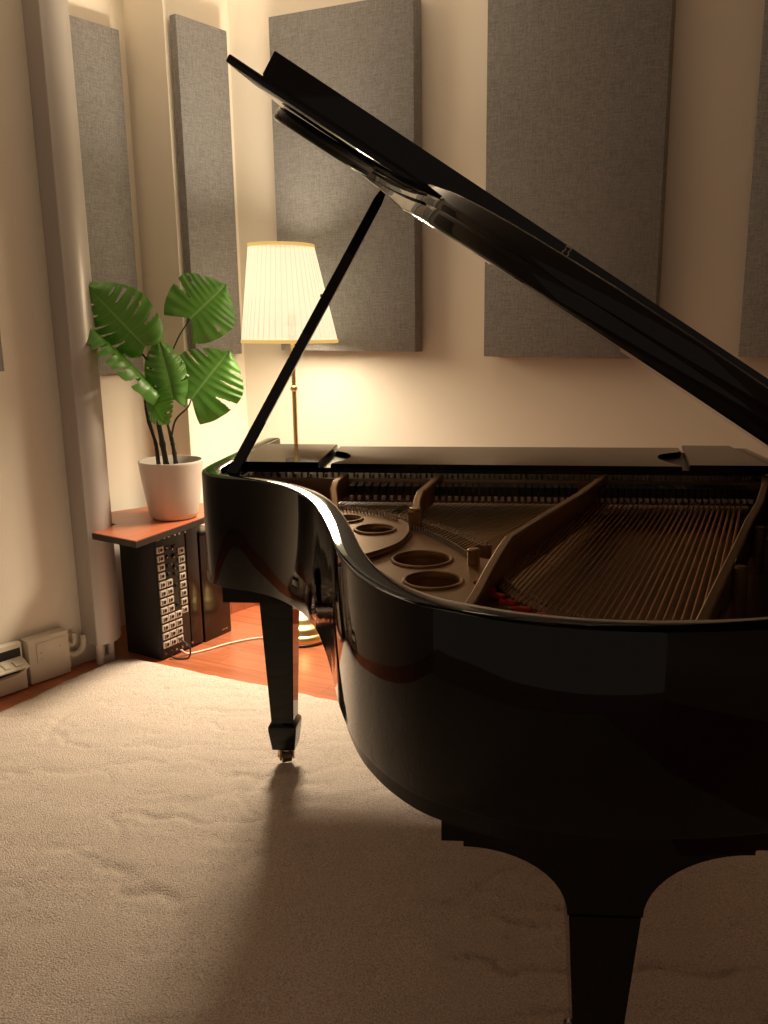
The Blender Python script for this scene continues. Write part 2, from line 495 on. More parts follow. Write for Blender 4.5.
OUT = [(-.807, .835), (-.815, .60), (-.820, .40), (-.821, .262), (-.811, .185), (-.785, .125), (-.742, .092), (-.657, .060), (-.583, .008),
       (-.515, -.075), (-.459, -.18), (-.415, -.302), (-.375, -.436), (-.337, -.575), (-.298, -.683), (-.262, -.750), (-.224, -.802),
       (-.180, -.845), (-.125, -.877), (-.067, -.903), (-.001, -.921), (.06, -.930), (.143, -.930), (.254, -.914), (.36, -.880), (.455, -.82),
       (.535, -.72), (.590, -.58), (.622, -.42), (.645, -.25), (.662, -.08), (.682, .12), (.700, .32), (.702, .50), (.702, .665)]
path = spline(OUT, 260)
RIM_T, RIM_B, RIM_W = 1.010, 0.728, 0.045
def sweep(pth, prof, close_ring=True):
    """prof: (inward offset, z) closed profile."""
    offs = {}
    for d, z in prof:
        if d not in offs: offs[d] = offset_path(pth, d)
    rings = []
    for i in range(len(pth)):
        rings.append([Vector((offs[d][i].x, offs[d][i].y, z)) for d, z in prof])
    return rings
# the path runs treble front -> tail -> spine front, interior is on its left
bm = bmesh.new()
prof = [(0.0, RIM_B + .004), (0.0, RIM_T - .004), (0.0012, RIM_T - .0012), (0.004, RIM_T), (RIM_W - .005, RIM_T), (RIM_W - .001, RIM_T - .002), (RIM_W, RIM_T - .006), (RIM_W, RIM_B + 0.05), (RIM_W, RIM_B), (0.004, RIM_B), (0.0012, RIM_B + .0012)]
loft(bm, sweep(path, prof))
obj('rim', bm, 'black', piano, angle=40)
# inner rim and bottom frame, set back under the outer rim
bm = bmesh.new()
sub = [p for p in path if (p.y < -0.50) or (p.x > 0 and p.y < 0.2)]
prof = [(0.010, RIM_B - .030), (0.010, RIM_B + .01), (0.10, RIM_B + .01), (0.10, RIM_B - .030)]
loft(bm, sweep(sub, prof))
obj('bottom_frame', bm, 'black', piano)

inner = offset_path(path, RIM_W + 0.0005)
inner3 = [Vector((p.x, p.y, 0)) for p in inner]
# soundboard
bm = bmesh.new()
sb = offset_path(path, RIM_W - 0.01)
sb = [p for p in sb if p.y < 0.50][::2]
prism(bm, [(p.x, p.y) for p in sb], 0.862, 0.872)
obj('soundboard', bm, 'soundboard', piano, smooth=False)
# liner ledge the plate rests on, just inside the rim
bm = bmesh.new()
prof = [(RIM_W, .874), (RIM_W, .902), (0.085, .902), (0.085, .874)]
loft(bm, sweep([p for p in path if p.y < 0.36], prof))
obj('plate_ledge', bm, 'satin', piano)

def clean_poly(pts, mind=0.004):
    out = [Vector((pts[0][0], pts[0][1]))]
    for p in pts[1:]:
        q = Vector((p[0], p[1]))
        if (q - out[-1]).length > mind: out.append(q)
    return out

def filled(name, outer, holes, z0, z1, mat, parent, bev=0.0015):
    """Flat plate with round holes, made as a filled curve and turned into a mesh."""
    cu = bpy.data.curves.new(name + '_c', 'CURVE')
    cu.dimensions = '2D'; cu.fill_mode = 'BOTH'
    cu.extrude = (z1 - z0) / 2 - bev; cu.bevel_depth = bev; cu.bevel_resolution = 1
    for pl in [outer] + holes:
        s = cu.splines.new('POLY'); s.points.add(len(pl) - 1)
        for k, p in enumerate(pl): s.points[k].co = (p[0], p[1], 0, 1)
        s.use_cyclic_u = True
    to = bpy.data.objects.new(name + '_t', cu)
    COL.objects.link(to)
    dg = bpy.context.evaluated_depsgraph_get()
    me = bpy.data.meshes.new_from_object(to.evaluated_get(dg))
    bpy.data.objects.remove(to); bpy.data.curves.remove(cu)
    me.transform(Matrix.Translation((0, 0, (z0 + z1) / 2)))
    me.name = name
    me.materials.clear(); me.materials.append(M[mat])
    o = bpy.data.objects.new(name, me); COL.objects.link(o); o.parent = parent
    return o

def circle(c, r, n=40): return [(c[0] + r * math.cos(2 * math.pi * k / n), c[1] + r * math.sin(2 * math.pi * k / n)) for k in range(n)]
PINS = [(-.775, .17), (-.62, .150), (-.52, .118), (-.43, .085), (-.38, .062), (-.325, .028), (-.268, -.030), (-.215, -.088), (-.158, -.180), (-.118, -.270)]
S3 = [(.262, .36), (-.045, -.27), (-.078, -.40), (-.130, -.66)]
LEDGE = [(-.262, -.055), (-.255, -.13), (-.268, -.22), (-.305, -.29), (-.352, -.345)]
led = [(p.x, p.y) for p in spline(LEDGE, 24)]
inn = offset_path(path, RIM_W + 0.002)
# right part of the treble plate (from the ledge down to the long beam)
k_a = min(range(len(inn)), key=lambda i: (Vector(inn[i]) - Vector((-.365, -.36))).length)
k_b = min(range(len(inn)), key=lambda i: (Vector(inn[i]) - Vector((-.13, -.80))).length)
k_s = min(range(len(inn)), key=lambda i: (Vector(inn[i]) - Vector((-.76, .20))).length)
pins_s = [(p.x, p.y) for p in spline(PINS, 60)]
# whole lower plate
low = [(p.x, p.y) for p in inn[k_s:k_b:2]] + [(-.135, -.70)] + [(-.085, -.40), (-.075, -.30)] + list(reversed([p for p in pins_s]))
low = clean_poly(low)
HOLES = [((-.408, -.020), .033), ((-.330, -.118), .041), ((-.214, -.305), .056), ((-.184, -.446), .050)]
filled('plate', [(p.x, p.y) for p in low], [circle(c, r) for c, r in HOLES], 0.908, 0.920, 'plate', piano)
# raised upper web left of the ledge
up = [(p.x, p.y) for p in inn[k_s:k_a:2]] + list(reversed(led)) + [q for q in reversed(pins_s) if q[0] < -.275]
up = clean_poly(up)
filled('plate_web', [(p.x, p.y) for p in up], [circle(c, r) for c, r in HOLES[:2]], 0.9205, 0.934, 'plate', piano, 0.003)
# hole collars
for k, (c, r) in enumerate(HOLES):
    z = 0.934 if k < 2 else 0.920
    bm = bmesh.new()
    seg = 40
    pr = [(r - .001, z - 0.03), (r - .001, z + .002), (r + .001, z + .0045), (r + .004, z + .0045), (r + .0065, z + .002), (r + .0065, z - .002)]
    lathe(bm, pr, seg, (c[0], c[1], 0), cap=False)
    obj('sound_hole_collar', bm, 'plate', piano)
# flange along the tuning block, the block itself
bm = bmesh.new()
box(bm, (-.765, .300, .930), (.645, .318, .972), None, .002)
obj('plate_flange', bm, 'plate', piano)
bm = bmesh.new()
box(bm, (-.765, .319, .905), (.645, .520, .962))
obj('tuning_block', bm, 'plate', piano, smooth=False)

def beam(name, pts, w, z0, z1, mat='plate', hs=None):
    """Plate strut: polyline, width w, top heights hs."""
    P = [Vector((p[0], p[1])) for p in pts]
    rings = []
    for i, p in enumerate(P):
        t = (P[min(i + 1, len(P) - 1)] - P[max(i - 1, 0)]).normalized()
        n = Vector((-t.y, t.x)) * (w / 2)
        zt = hs[i] if hs else z1
        b = .003
        rings.append([(p.x - n.x, p.y - n.y, z0), (p.x - n.x, p.y - n.y, zt - b), (p.x - n.x * .7, p.y - n.y * .7, zt), (p.x + n.x * .7, p.y + n.y * .7, zt), (p.x + n.x, p.y + n.y, zt - b), (p.x + n.x, p.y + n.y, z0)])
    bm = bmesh.new(); loft(bm, rings)
    return obj(name, bm, mat, piano)
def sp2(pts, n): return [(p.x, p.y) for p in spline(pts, n)]
def interp(vals, n):
    out = []
    for k in range(n):
        s = (len(vals) - 1) * k / (n - 1); i = min(int(s), len(vals) - 2); out.append(vals[i] + (vals[i + 1] - vals[i]) * (s - i))
    return out
beam('plate_strut', [(-.462, .312), (-.470, .20), (-.470, .165), (-.452, .085)], .018, .930, .97, hs=[.985, .985, .972, .935])
beam('plate_strut', [(-.208, .312), (-.245, .085), (-.250, .045), (-.2475, -.03)], .018, .930, .97, hs=[.985, .983, .968, .94])
b3 = [(.228, .312), (.13, .05), (.04, -.165), (-.045, -.365), (-.056, -.405), (-.078, -.49), (-.104, -.60), (-.130, -.70)]
beam('plate_strut', b3, .018, .905, .97, hs=[.988, .988, .988, .986, .982, .970, .952, .940])
b4 = [(.642, .312), (.604, .19), (.53, -.005), (.45, -.19), (.375, -.37), (.296, -.56), (.20, -.79)]
beam('plate_strut', b4, .017, .905, .97, hs=[.990, .990, .985, .984, .975, .972, .965])
# post with a bolt at the foot of the second strut
bm = bmesh.new(); lathe(bm, [(.016, .920), (.016, .962), (.013, .966), (.0, .966)], 20, (-.2475, -.048, 0), cap=False)
p_ = obj('plate_post', bm, 'plate', piano)
bm = bmesh.new(); lathe(bm, [(.0135, .9662), (.0135, .9695), (.009, .971), (.0, .971)], 6, (-.2475, -.048, 0), cap=False)
obj('bolt', bm, 'old_brass', p_)
bm = bmesh.new(); lathe(bm, [(.012, .920), (.012, .95), (.009, .953), (.0, .953)], 18, (-.112, -.335, 0), cap=False)
obj('plate_post', bm, 'plate', piano)
for c in ((.452, -.205), (.328, -.50), (.585, .12)):
    bm = bmesh.new(); lathe(bm, [(.013, .873), (.013, .968), (.008, .972), (.0, .972)], 18, (c[0] + .016, c[1], 0), cap=False)
    obj('plate_post', bm, 'plate', piano)

# bridges: treble bridge parallel to the hitch pins, bass bridge lower right
def bar_along(name, pts, w, z0, z1, mat):
    bm = bmesh.new(); P = spline(pts, 50)
    rings = []
    for i, p in enumerate(P):
        t = (P[min(i + 1, 49)] - P[max(i - 1, 0)]).normalized(); n = Vector((-t.y, t.x)) * (w / 2)
        rings.append([(p.x - n.x, p.y - n.y, z0), (p.x - n.x, p.y - n.y, z1), (p.x + n.x, p.y + n.y, z1), (p.x + n.x, p.y + n.y, z0)])
    loft(bm, rings)
    return obj(name, bm, mat, piano)
TB = [(-.73, .215), (-.60, .20), (-.50, .172), (-.41, .132), (-.335, .085), (-.26, .025), (-.20, -.035), (-.14, -.12), (-.085, -.21)]
bar_along('treble_bridge', TB, .022, .873, .9265, 'soundboard')
BB = [(-.070, -.46), (-.040, -.545), (.005, -.62), (.065, -.69), (.14, -.755), (.22, -.80)]
bar_along('bass_bridge', [(x + .004, y + .01) for x, y in BB], .030, .873, .9265, 'soundboard')

def pin_mesh(name, r, h, mat, seg=6):
    bm = bmesh.new(); lathe(bm, [(r, 0), (r, h * .9), (r * .7, h), ], seg)
    me = bpy.data.meshes.new(name); bm.to_mesh(me); bm.free(); me.materials.append(M[mat])
    return me
def pins_along(name, P, me, rot=None):
    for p in P:
        o = bpy.data.objects.new(name, me); COL.objects.link(o); o.parent = piano; o.location = p
# hitch pins (those of the two treble sections and of the bass bridge)
hp = pin_mesh('hitch_pin', .0022, .014, 'steel')
hitch = [Vector((p.x, p.y, .932 if p.x < -.275 else .919)) for p in spline(PINS, 84) if p.x > -.60]
hitch = [Vector((p.x - .010, p.y - .008, p.z)) for p in hitch]
pins_along('hitch_pin', hitch, hp)
bp_ = pin_mesh('bridge_pin', .0018, .008, 'steel')
pins_along('bridge_pin', [Vector((p.x + .010, p.y + .012, .926)) for p in spline(BB, 40)] + [Vector((p.x, p.y, .926)) for p in spline(TB, 50)], bp_)
tp = pin_mesh('tuning_pin', .0030, .017, 'old_brass', 8)
tps = []
for k in range(96):
    u = -.735 + 1.36 * k / 95
    if min(abs(u - x) for x in (-.462, -.208, .225, .640)) < .012: continue
    tps.append(Vector((u, .345 + .018 * (k % 3), .960)))
pins_along('tuning_pin', tps, tp)

# strings
def wire_obj(name, a, b, r, mat):
    bm = bmesh.new(); tube(bm, [a, b], r, 6, cap=False)
    return obj(name, bm, mat, piano)
ZS = .936
bbs = spline(BB, 36)
for k in range(36):
    f = k / 35
    top = Vector((.165 + .430 * f, .330, ZS + .004))
    e = bbs[k]
    d = (Vector((e.x, e.y, ZS - .004)) - top)
    wire_obj('bass_string', top, top + d * 1.03, .0017 + .0008 * f, 'copper')
tn = []
sect = [(-.700, -.480, .26, .88, 0.0, .30), (-.440, -.225, 1, 1, .34, .56), (-.190, .195, 1, 1, .60, .985)]
cnts = (18, 18, 28)
for (u0, u1, _, _, q0, q1), n in zip(sect, cnts):
    pp = spline(PINS, 200)
    for k in range(n):
        f = k / (n - 1)
        e = pp[int(199 * (q0 + (q1 - q0) * f))]
        top = Vector((u0 + (u1 - u0) * f, .330, ZS + .003))
        wire_obj('treble_string', top, Vector((e.x - .006, e.y - .004, ZS - .006)), .0010, 'wire')

# dampers: black heads on pale felts across the strings
def damper():
    bm = bmesh.new(); box(bm, (-.0066, -.010, .010), (.0066, .050, .034), None, .001)
    me = bpy.data.meshes.new('damper'); bm.to_mesh(me); bm.free(); me.materials.append(M['satin'])
    bm = bmesh.new(); box(bm, (-.0040, -.022, -.001), (.0040, .020, .0095), None, .001)
    mf = bpy.data.meshes.new('damper_felt'); bm.to_mesh(mf); bm.free(); mf.materials.append(M['grey_felt'])
    return me, mf
dm, df = damper()
for a, b, n in ((-.430, -.265, 9), (-.212, .140, 22), (.190, .575, 25)):
    for k in range(n):
        x = a + (b - a) * k / (n - 1)
        o = bpy.data.objects.new('damper', dm); COL.objects.link(o); o.parent = piano; o.location = (x, .215, ZS + .001)
        g = bpy.data.objects.new('damper_felt', df); COL.objects.link(g); g.parent = o
# red felt woven between the strings behind the bass bridge
rf = spline([(-.098, -.475), (-.070, -.55), (-.030, -.625), (.012, -.675)], 13)
for k, p in enumerate(rf):
    bm = bmesh.new()
    R = Matrix.Translation((p.x - .004, p.y - .004, .934 if k % 2 else .928)) @ Matrix.Rotation(rad(-58 + 3 * k), 4, 'Z')
    box(bm, (-.009, -.0055, -.004), (.011, .0055, .004), R, .002)
    obj('red_felt_strip', bm, 'red_felt', piano)
for k in range(3):
    bm = bmesh.new()
    R = Matrix.Translation((-.030 + .016 * k, -.235 - .02 * k, .93)) @ Matrix.Rotation(rad(-58), 4, 'Z')
    box(bm, (-.009, -.006, -.004), (.009, .006, .006), R, .002)
    obj('red_felt_strip', bm, 'red_felt', piano)
# plate piece between bass bridge and rim
filled('bass_plate', [(-.150, -.72), (-.105, -.48), (-.090, -.47), (-.06, -.56), (-.015, -.64), (.045, -.71), (.12, -.775), (.16, -.80), (.16, -.872), (-.0, -.868), (-.10, -.83)], [], .9085, .920, 'plate', piano)

# music desk shelf: two side shelves and a scooped centre board
def slabp(name, poly, z0, z1, mat='black', parent=None, bev=.002):
    bm = bmesh.new(); prism(bm, poly, z0, z1, bev); return obj(name, bm, mat, parent or piano)
slabp('desk_rail', [(-.765, .325), (.648, .325), (.648, .66), (-.765, .66)], .984, .997, 'satin', bev=.001)
slabp('desk_side_shelf', [(-.765, .285), (-.530, .285), (-.537, .635), (-.765, .635)], .998, 1.018)
slabp('desk_side_shelf', [(.648, .285), (.440, .285), (.505, .665), (.648, .665)], .998, 1.018)
cb = [(-.500, .300)] + [(p.x, p.y) for p in spline([(-.500, .312), (-.476, .36), (-.465, .42), (-.478, .48), (-.505, .52), (-.528, .54)], 14)] + [(-.530, .635), (.495, .655), (.485, .58)] \
    + [(p.x, p.y) for p in spline([(.470, .560), (.425, .53), (.395, .48), (.392, .42), (.405, .36), (.425, .318)], 14)] + [(.425, .300)]
slabp('desk_board', cb, .9975, 1.012)
# fallboard closed over the keys and the key slip in front
slabp('fallboard', [(-.757, .672), (.652, .672), (.652, .87), (-.757, .87)], .80, .93)
slabp('key_slip', [(-.757, .872), (.652, .872), (.652, .905), (-.757, .905)], .70, .86)
slabp('spine_arm', [(.655, .668), (.702, .668), (.702, .835), (.655, .835)], .718, .985)
slabp('keybed', [(-.800, .262), (.680, .262), (.680, .90), (-.792, .90)], .632, .7265, bev=.003)

# lid
AL = rad(32.7)
DL = rad(4.37)      # the spine tapers in toward the tail; the lid is hinged along it
HU, HZ = .700, 1.030
def LP(s, v, n=0.0):
    a = -math.cos(AL) * s + math.sin(AL) * n; b = v - .3
    return Vector((HU + a * math.cos(DL) + b * math.sin(DL), .3 - a * math.sin(DL) + b * math.cos(DL), HZ + math.sin(AL) * s + math.cos(AL) * n))
ol = offset_path(path, -.012)
def to_lid(p):
    dx, dv = p.x - HU, p.y - .3
    return (-(dx * math.cos(DL) - dv * math.sin(DL)), dx * math.sin(DL) + dv * math.cos(DL) + .3)
lidp = [to_lid(p) for p in ol]
kk = next(i for i, q in enumerate(lidp) if q[1] < .13)
ke = next(i for i, q in enumerate(lidp) if i > kk + 60 and q[0] < .012)
lidp = clean_poly(lidp[kk:ke:2], .006)
lidp = [Vector((1.513, .308)), Vector((1.515, .20))] + lidp + [Vector((0.0, lidp[-1].y)), Vector((0.0, .308))]
def lid_slab(name, poly, n0, n1, parent, b=.004):
    bm = bmesh.new()
    c = sum(poly, Vector((0, 0))) / len(poly)
    rings = []
    def ins(d):
        res = []
        m = len(poly)
        for i in range(m):
            a = poly[i - 1]; q = poly[i]; e = poly[(i + 1) % m]
            t1 = (q - a).normalized(); t2 = (e - q).normalized()
            t = (t1 + t2)
            t = t.normalized() if t.length > 1e-6 else t1
            nn = Vector((-t.y, t.x))
            k = 1 / max(.5, abs(nn.dot(Vector((-t1.y, t1.x)))))
            res.append(q + nn * d * k)
        return res
    area = sum(poly[i - 1].x * poly[i].y - poly[i].x * poly[i - 1].y for i in range(len(poly)))
    sg = 1 if area > 0 else -1
    for d, n in ((b, n0), (b * .3, n0 + b * .3), (0, n0 + b), (0, n1 - b), (b * .3, n1 - b * .3), (b, n1)):
        rings.append([LP(p.x, p.y, n) for p in ins(sg * d)])
    loft(bm, rings)
    return obj(name, bm, 'black', parent, angle=40)
lid_slab('lid', lidp, -.008, .022, piano, .007)
mo = [Vector(q) for q in lidp if q.y < .02 and q.x > .03]
def ins_path(P, d):
    return offset_path(P, d)
_m = spline([(p.x, p.y) for p in mo[::4]], 120)
_in = offset_path(_m, .003); _in2 = offset_path(_m, .024)
_tst = (_in2[60] - Vector((.6, -.3))).length < (Vector(_m[60][:2]) - Vector((.6, -.3))).length
if not _tst: _in = offset_path(_m, -.003); _in2 = offset_path(_m, -.024)
rings = []
for k in range(120):
    a, b_ = _in[k], _in2[k]
    f = min(1, max(0, (k - 16) / 26))
    dn = -.0086 - .0215 * f
    am = a.lerp(b_, .25)
    rings.append([LP(a.x, a.y, -.0065), LP(a.x, a.y, dn + .005), LP(am.x, am.y, dn), LP(b_.x, b_.y, dn), LP(b_.x, b_.y, -.0065)])
bm = bmesh.new(); loft(bm, rings)
obj('lid_moulding', bm, 'black', piano, angle=50)
flap = lid_slab('front_flap', [Vector((1.513, .308)), Vector((1.513, -.256)), Vector((.01, -.256)), Vector((.01, .308))], .0235, .040, piano, .003)
# the lip that closes in front of the keys, standing up from the folded flap
bm = bmesh.new()
pts8 = []
for s in (1.440, .075):
    for v_, n_ in ((-.254, .0402), (-.234, .0402), (-.234, .090), (-.254, .090)):
        pts8.append(LP(s, v_, n_))
loft(bm, [pts8[:4], pts8[4:]])
bmesh.ops.bevel(bm, geom=list(bm.edges), offset=.0015, segments=2, affect='EDGES')
obj('flap_lip', bm, 'black', flap)
# keyhole shaped lock plate on the lip
bm = bmesh.new()
ringpts = []
for k in range(17):
    a = rad(125 + 290 * k / 16)      # round bowl, open at the top where the neck starts
    ringpts.append((.0062 * math.cos(a), -.005 + .0052 * math.sin(a)))
shape = ringpts + [(.0036, .001), (.0062, .0075), (-.0062, .0075), (-.0036, .001)]
tube_pts = [LP(.764 + x, -.2552, .0805 + y) for x, y in shape]
tube(bm, tube_pts + [tube_pts[0]], .0014, 6)
obj('lock_plate', bm, 'connector', flap)
# hinge barrel along the spine
bm = bmesh.new(); tube(bm, [LP(-.004, -.50, -.006), LP(-.004, .30, -.006)], .008, 12)
obj('lid_hinge', bm, 'old_brass', piano)
# rubber buttons and prop cup under the lid
for s, v in ((1.485, .29), (.945, .29), (.835, .29)):
    bm = bmesh.new()
    a = LP(s, v, -.008); b_ = LP(s, v, 0)
    tube(bm, [a, b_], [.006, .008], 12)
    obj('lid_button', bm, 'satin', piano)

# prop stick
P0 = Vector((-.748, .215, .985)); P1 = LP(1.255, .285, -.0085)
bm = bmesh.new()
ax = (P1 - P0).normalized(); sx = ax.cross(Vector((0, 1, 0))).normalized(); sy = ax.cross(sx)
rings = []
for f, w in ((0, .012), (.02, .0135), (.97, .0125), (1, .009)):
    c_ = P0.lerp(P1, f)
    rings.append([c_ + sx * w + sy * .008, c_ + sx * w - sy * .008, c_ - sx * w - sy * .008, c_ - sx * w + sy * .008])
loft(bm, rings)
bmesh.ops.bevel(bm, geom=list(bm.edges), offset=.0015, segments=1, affect='EDGES')
prop = obj('lid_prop', bm, 'black', piano)
bm = bmesh.new(); c_ = P0.lerp(P1, .635)
tube(bm, [c_ + sx * .010, c_ + sx * .017], [.005, .004], 10)
obj('prop_pin', bm, 'old_brass', prop)
bm = bmesh.new(); box(bm, (-.775, .185, .93), (-.725, .245, .992), None, .003)
obj('prop_bracket', bm, 'black', piano)

# legs
def leg_ring(cx, cy, w, d, z): return [(cx - w, cy - d, z), (cx + w, cy - d, z), (cx + w, cy + d, z), (cx - w, cy + d, z)]
def make_leg(cx, cy, ztop, w0=.056, w1=.0375):
    bm = bmesh.new()
    loft(bm, [leg_ring(cx, cy, w0, w0, ztop), leg_ring(cx, cy, w1, w1, .165)])
    bmesh.ops.bevel(bm, geom=list(bm.edges), offset=.002, segments=2, affect='EDGES')
    leg = obj('leg', bm, 'black', piano)
    bm = bmesh.new()
    loft(bm, [leg_ring(cx, cy, w1, w1, .168), leg_ring(cx, cy, w1 + .009, w1 + .009, .156), leg_ring(cx, cy, w1 + .009, w1 + .009, .142), leg_ring(cx, cy, w1 + .001, w1 + .001, .075)])
    bmesh.ops.bevel(bm, geom=list(bm.edges), offset=.0015, segments=1, affect='EDGES')
    obj('foot_cap', bm, 'black', leg)
    bm = bmesh.new()
    lathe(bm, [(.022, .075), (.022, .068), (.012, .066), (.012, .058)], 20, (cx, cy, 0))
    Z = Matrix.Translation((cx, cy, 0)) @ Matrix.Rotation(rad(25), 4, 'Z')
    for sgn in (-1, 1):
        box(bm, (sgn * .0205 - .0028, -.014, .032), (sgn * .0205 + .0028, .022, .066), Z, .001)
    box(bm, (-.022, -.014, .064), (.022, .018, .069), Z, .001)
    bmesh.ops.create_cone(bm, cap_ends=True, radius1=.005, radius2=.005, depth=.052, segments=14, matrix=Z @ Matrix.Translation((0, .004, .041)) @ Matrix.Rotation(rad(90), 4, 'Y'))
    ca = obj('caster', bm, 'old_brass', leg)
    bm = bmesh.new()
    bmesh.ops.create_cone(bm, cap_ends=True, radius1=.0235, radius2=.0235, depth=.030, segments=32, matrix=Z @ Matrix.Translation((0, .004, .0405)) @ Matrix.Rotation(rad(90), 4, 'Y'))
    bmesh.ops.bevel(bm, geom=[e for e in bm.edges if e.calc_face_angle(0) > 1], offset=.002, segments=2, affect='EDGES')
    obj('wheel', bm, 'dull_wheel', leg)
    return leg
make_leg(-.706, .517, .633, .053, .0345)
make_leg(.585, .517, .633, .052, .0340)
TL = (.106, -.66)
make_leg(TL[0], TL[1], .45, .0575, .0385)
# leg block with two quarter-round brackets under the tail
bm = bmesh.new()
cx = TL[0]; W_ = .262
def arc(sgn):
    pts = []
    x0, z0 = W_ - .035, .566; x1, z1 = .060, .448
    for k in range(13):
        a = rad(90) * k / 12
        pts.append((cx + sgn * (x0 - (x0 - x1) * math.sin(a)), z0 - (z0 - z1) * (1 - math.cos(a))))
    return pts
low_ = [(cx - W_, .575), (cx - W_ + .0349, .575)] + arc(-1) + list(reversed(arc(1))) + [(cx + W_ - .0349, .575), (cx + W_, .575)]
ya, yb = TL[1] - .055, TL[1] + .055
loft(bm, [[(x, ya, .697), (x, ya, z), (x, yb, z), (x, yb, .697)] for x, z in low_])
obj('leg_block', bm, 'black', piano, angle=30)
# pedal lyre between the front legs
bm = bmesh.new()
lx, ly = -.06, .47
for s in (-1, 1):
    box(bm, (lx + s * .07 - .014, ly - .014, .13), (lx + s * .07 + .014, ly + .014, .633), None, .003)
box(bm, (lx - .13, ly - .05, .085), (lx + .13, ly + .05, .14), None, .004)
ly_o = obj('pedal_lyre', bm, 'black', piano)
for s in (-1, 0, 1):
    bm = bmesh.new()
    box(bm, (lx + s * .065 - .012, ly + .05, .055), (lx + s * .065 + .012, ly + .15, .067), None, .004)
    box(bm, (lx + s * .065 - .010, ly - .02, .060), (lx + s * .065 + .010, ly + .06, .086))
    obj('pedal', bm, 'brass', ly_o)

# ------------------------------------------------------------------ floor lamp
LX, LY = -.604, 3.60
lamp = empty('floor_lamp', (LX, LY, 0), label='brass floor lamp with a lit pleated cream shade, behind the piano', cat='floor lamp')
bm = bmesh.new()
lathe(bm, [(.133, .014), (.134, .020), (.133, .034), (.128, .042), (.120, .046), (.118, .054), (.116, .066), (.108, .076), (.094, .082), (.086, .088), (.082, .100), (.072, .112), (.056, .120), (.040, .126), (.028, .136), (.018, .150), (.014, .165)], 56)
lb_ = obj('base', bm, 'brass', lamp)
bm = bmesh.new(); lathe(bm, [(.134, 0), (.136, .003), (.136, .012), (.132, .0145)], 56)
obj('base_ring', bm, 'satin', lb_)
bm = bmesh.new()
prof = [(.010, .16), (.010, .60), (.015, .605), (.017, .615), (.015, .625), (.010, .63), (.010, 1.10), (.0145, 1.105), (.016, 1.112), (.0145, 1.12), (.009, 1.125), (.009, 1.32), (.013, 1.325), (.014, 1.335), (.010, 1.34), (.010, 1.37)]
lathe(bm, prof, 20)
obj('pole', bm, 'brass', lamp)
bm = bmesh.new()
lathe(bm, [(.014, 1.37), (.018, 1.38), (.018, 1.415), (.012, 1.42)], 20)
obj('bulb_holder', bm, 'brass', lamp)
bm = bmesh.new()
NSEG = 46 * 6
SZ0, SZ1, SR0, SR1 = 1.309, 1.688, .196, .131
tl = Vector((-.022, 0.0, 0))
def shade_ring(z, r, amp):
    f = (z - SZ0) / (SZ1 - SZ0)
    c = Vector((-.010, 0, 0)) + tl * f
    return [Vector((c.x + (r + amp * abs(math.sin(math.pi * k / 6))) * math.cos(2 * math.pi * k / NSEG), c.y + (r + amp * abs(math.sin(math.pi * k / 6))) * math.sin(2 * math.pi * k / NSEG), z - .022 * f * 0)) for k in range(NSEG)]
rings = []
for k in range(9):
    f = k / 8
    rings.append(shade_ring(SZ0 + (SZ1 - SZ0) * f, SR0 + (SR1 - SR0) * f, .0030))
loft(bm, rings, cap=False)
sh = obj('lamp_shade', bm, 'shade', lamp, angle=60)
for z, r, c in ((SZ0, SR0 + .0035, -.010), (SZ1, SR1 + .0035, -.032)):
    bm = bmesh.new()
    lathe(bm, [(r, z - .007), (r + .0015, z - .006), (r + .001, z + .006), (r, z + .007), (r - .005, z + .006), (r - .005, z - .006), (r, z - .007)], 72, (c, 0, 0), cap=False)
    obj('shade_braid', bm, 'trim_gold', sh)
bm = bmesh.new()
for k in range(3):
    a = 2 * math.pi * k / 3 + .4
    tube(bm, [(-.012, 0, 1.375), (-.016 + SR0 * .9 * math.cos(a), SR0 * .9 * math.sin(a), 1.40), (-.012 + SR0 * .97 * math.cos(a), SR0 * .97 * math.sin(a), 1.335)], .0018, 6)
obj('shade_carrier', bm, 'brass', lamp)
bm = bmesh.new()
lathe(bm, [(.012, 1.418), (.014, 1.43), (.024, 1.455), (.030, 1.48), (.028, 1.502), (.018, 1.52), (.004, 1.528)], 24)
mb, nt, b = new_mat('frosted_lit_bulb')
b.inputs['Emission Color'].default_value = (1, .82, .55, 1); b.inputs['Emission Strength'].default_value = 0.8
tr = nt.nodes.new('ShaderNodeBsdfTransparent'); mx = nt.nodes.new('ShaderNodeMixShader'); mx.inputs[0].default_value = .93
nt.links.new(b.outputs[0], mx.inputs[1]); nt.links.new(tr.outputs[0], mx.inputs[2]); nt.links.new(mx.outputs[0], nt.nodes['Material Output'].inputs['Surface'])
obj('bulb', bm, mb, lamp)
ld = bpy.data.lights.new('lamp_light', 'POINT')
ld.energy = 630; ld.color = (1.0, .825, .60); ld.shadow_soft_size = .155
ld.use_nodes = True
lnt = ld.node_tree; em = next(n for n in lnt.nodes if n.type == 'EMISSION')
fo = lnt.nodes.new('ShaderNodeLightFalloff'); fo.inputs['Strength'].default_value = 1.0; fo.inputs['Smooth'].default_value = 4.0
lnt.links.new(fo.outputs['Quadratic'], em.inputs['Strength'])
lo = bpy.data.objects.new('lamp_light', ld); COL.objects.link(lo); lo.parent = lamp
lo.location = (-.005, 0, 1.47)

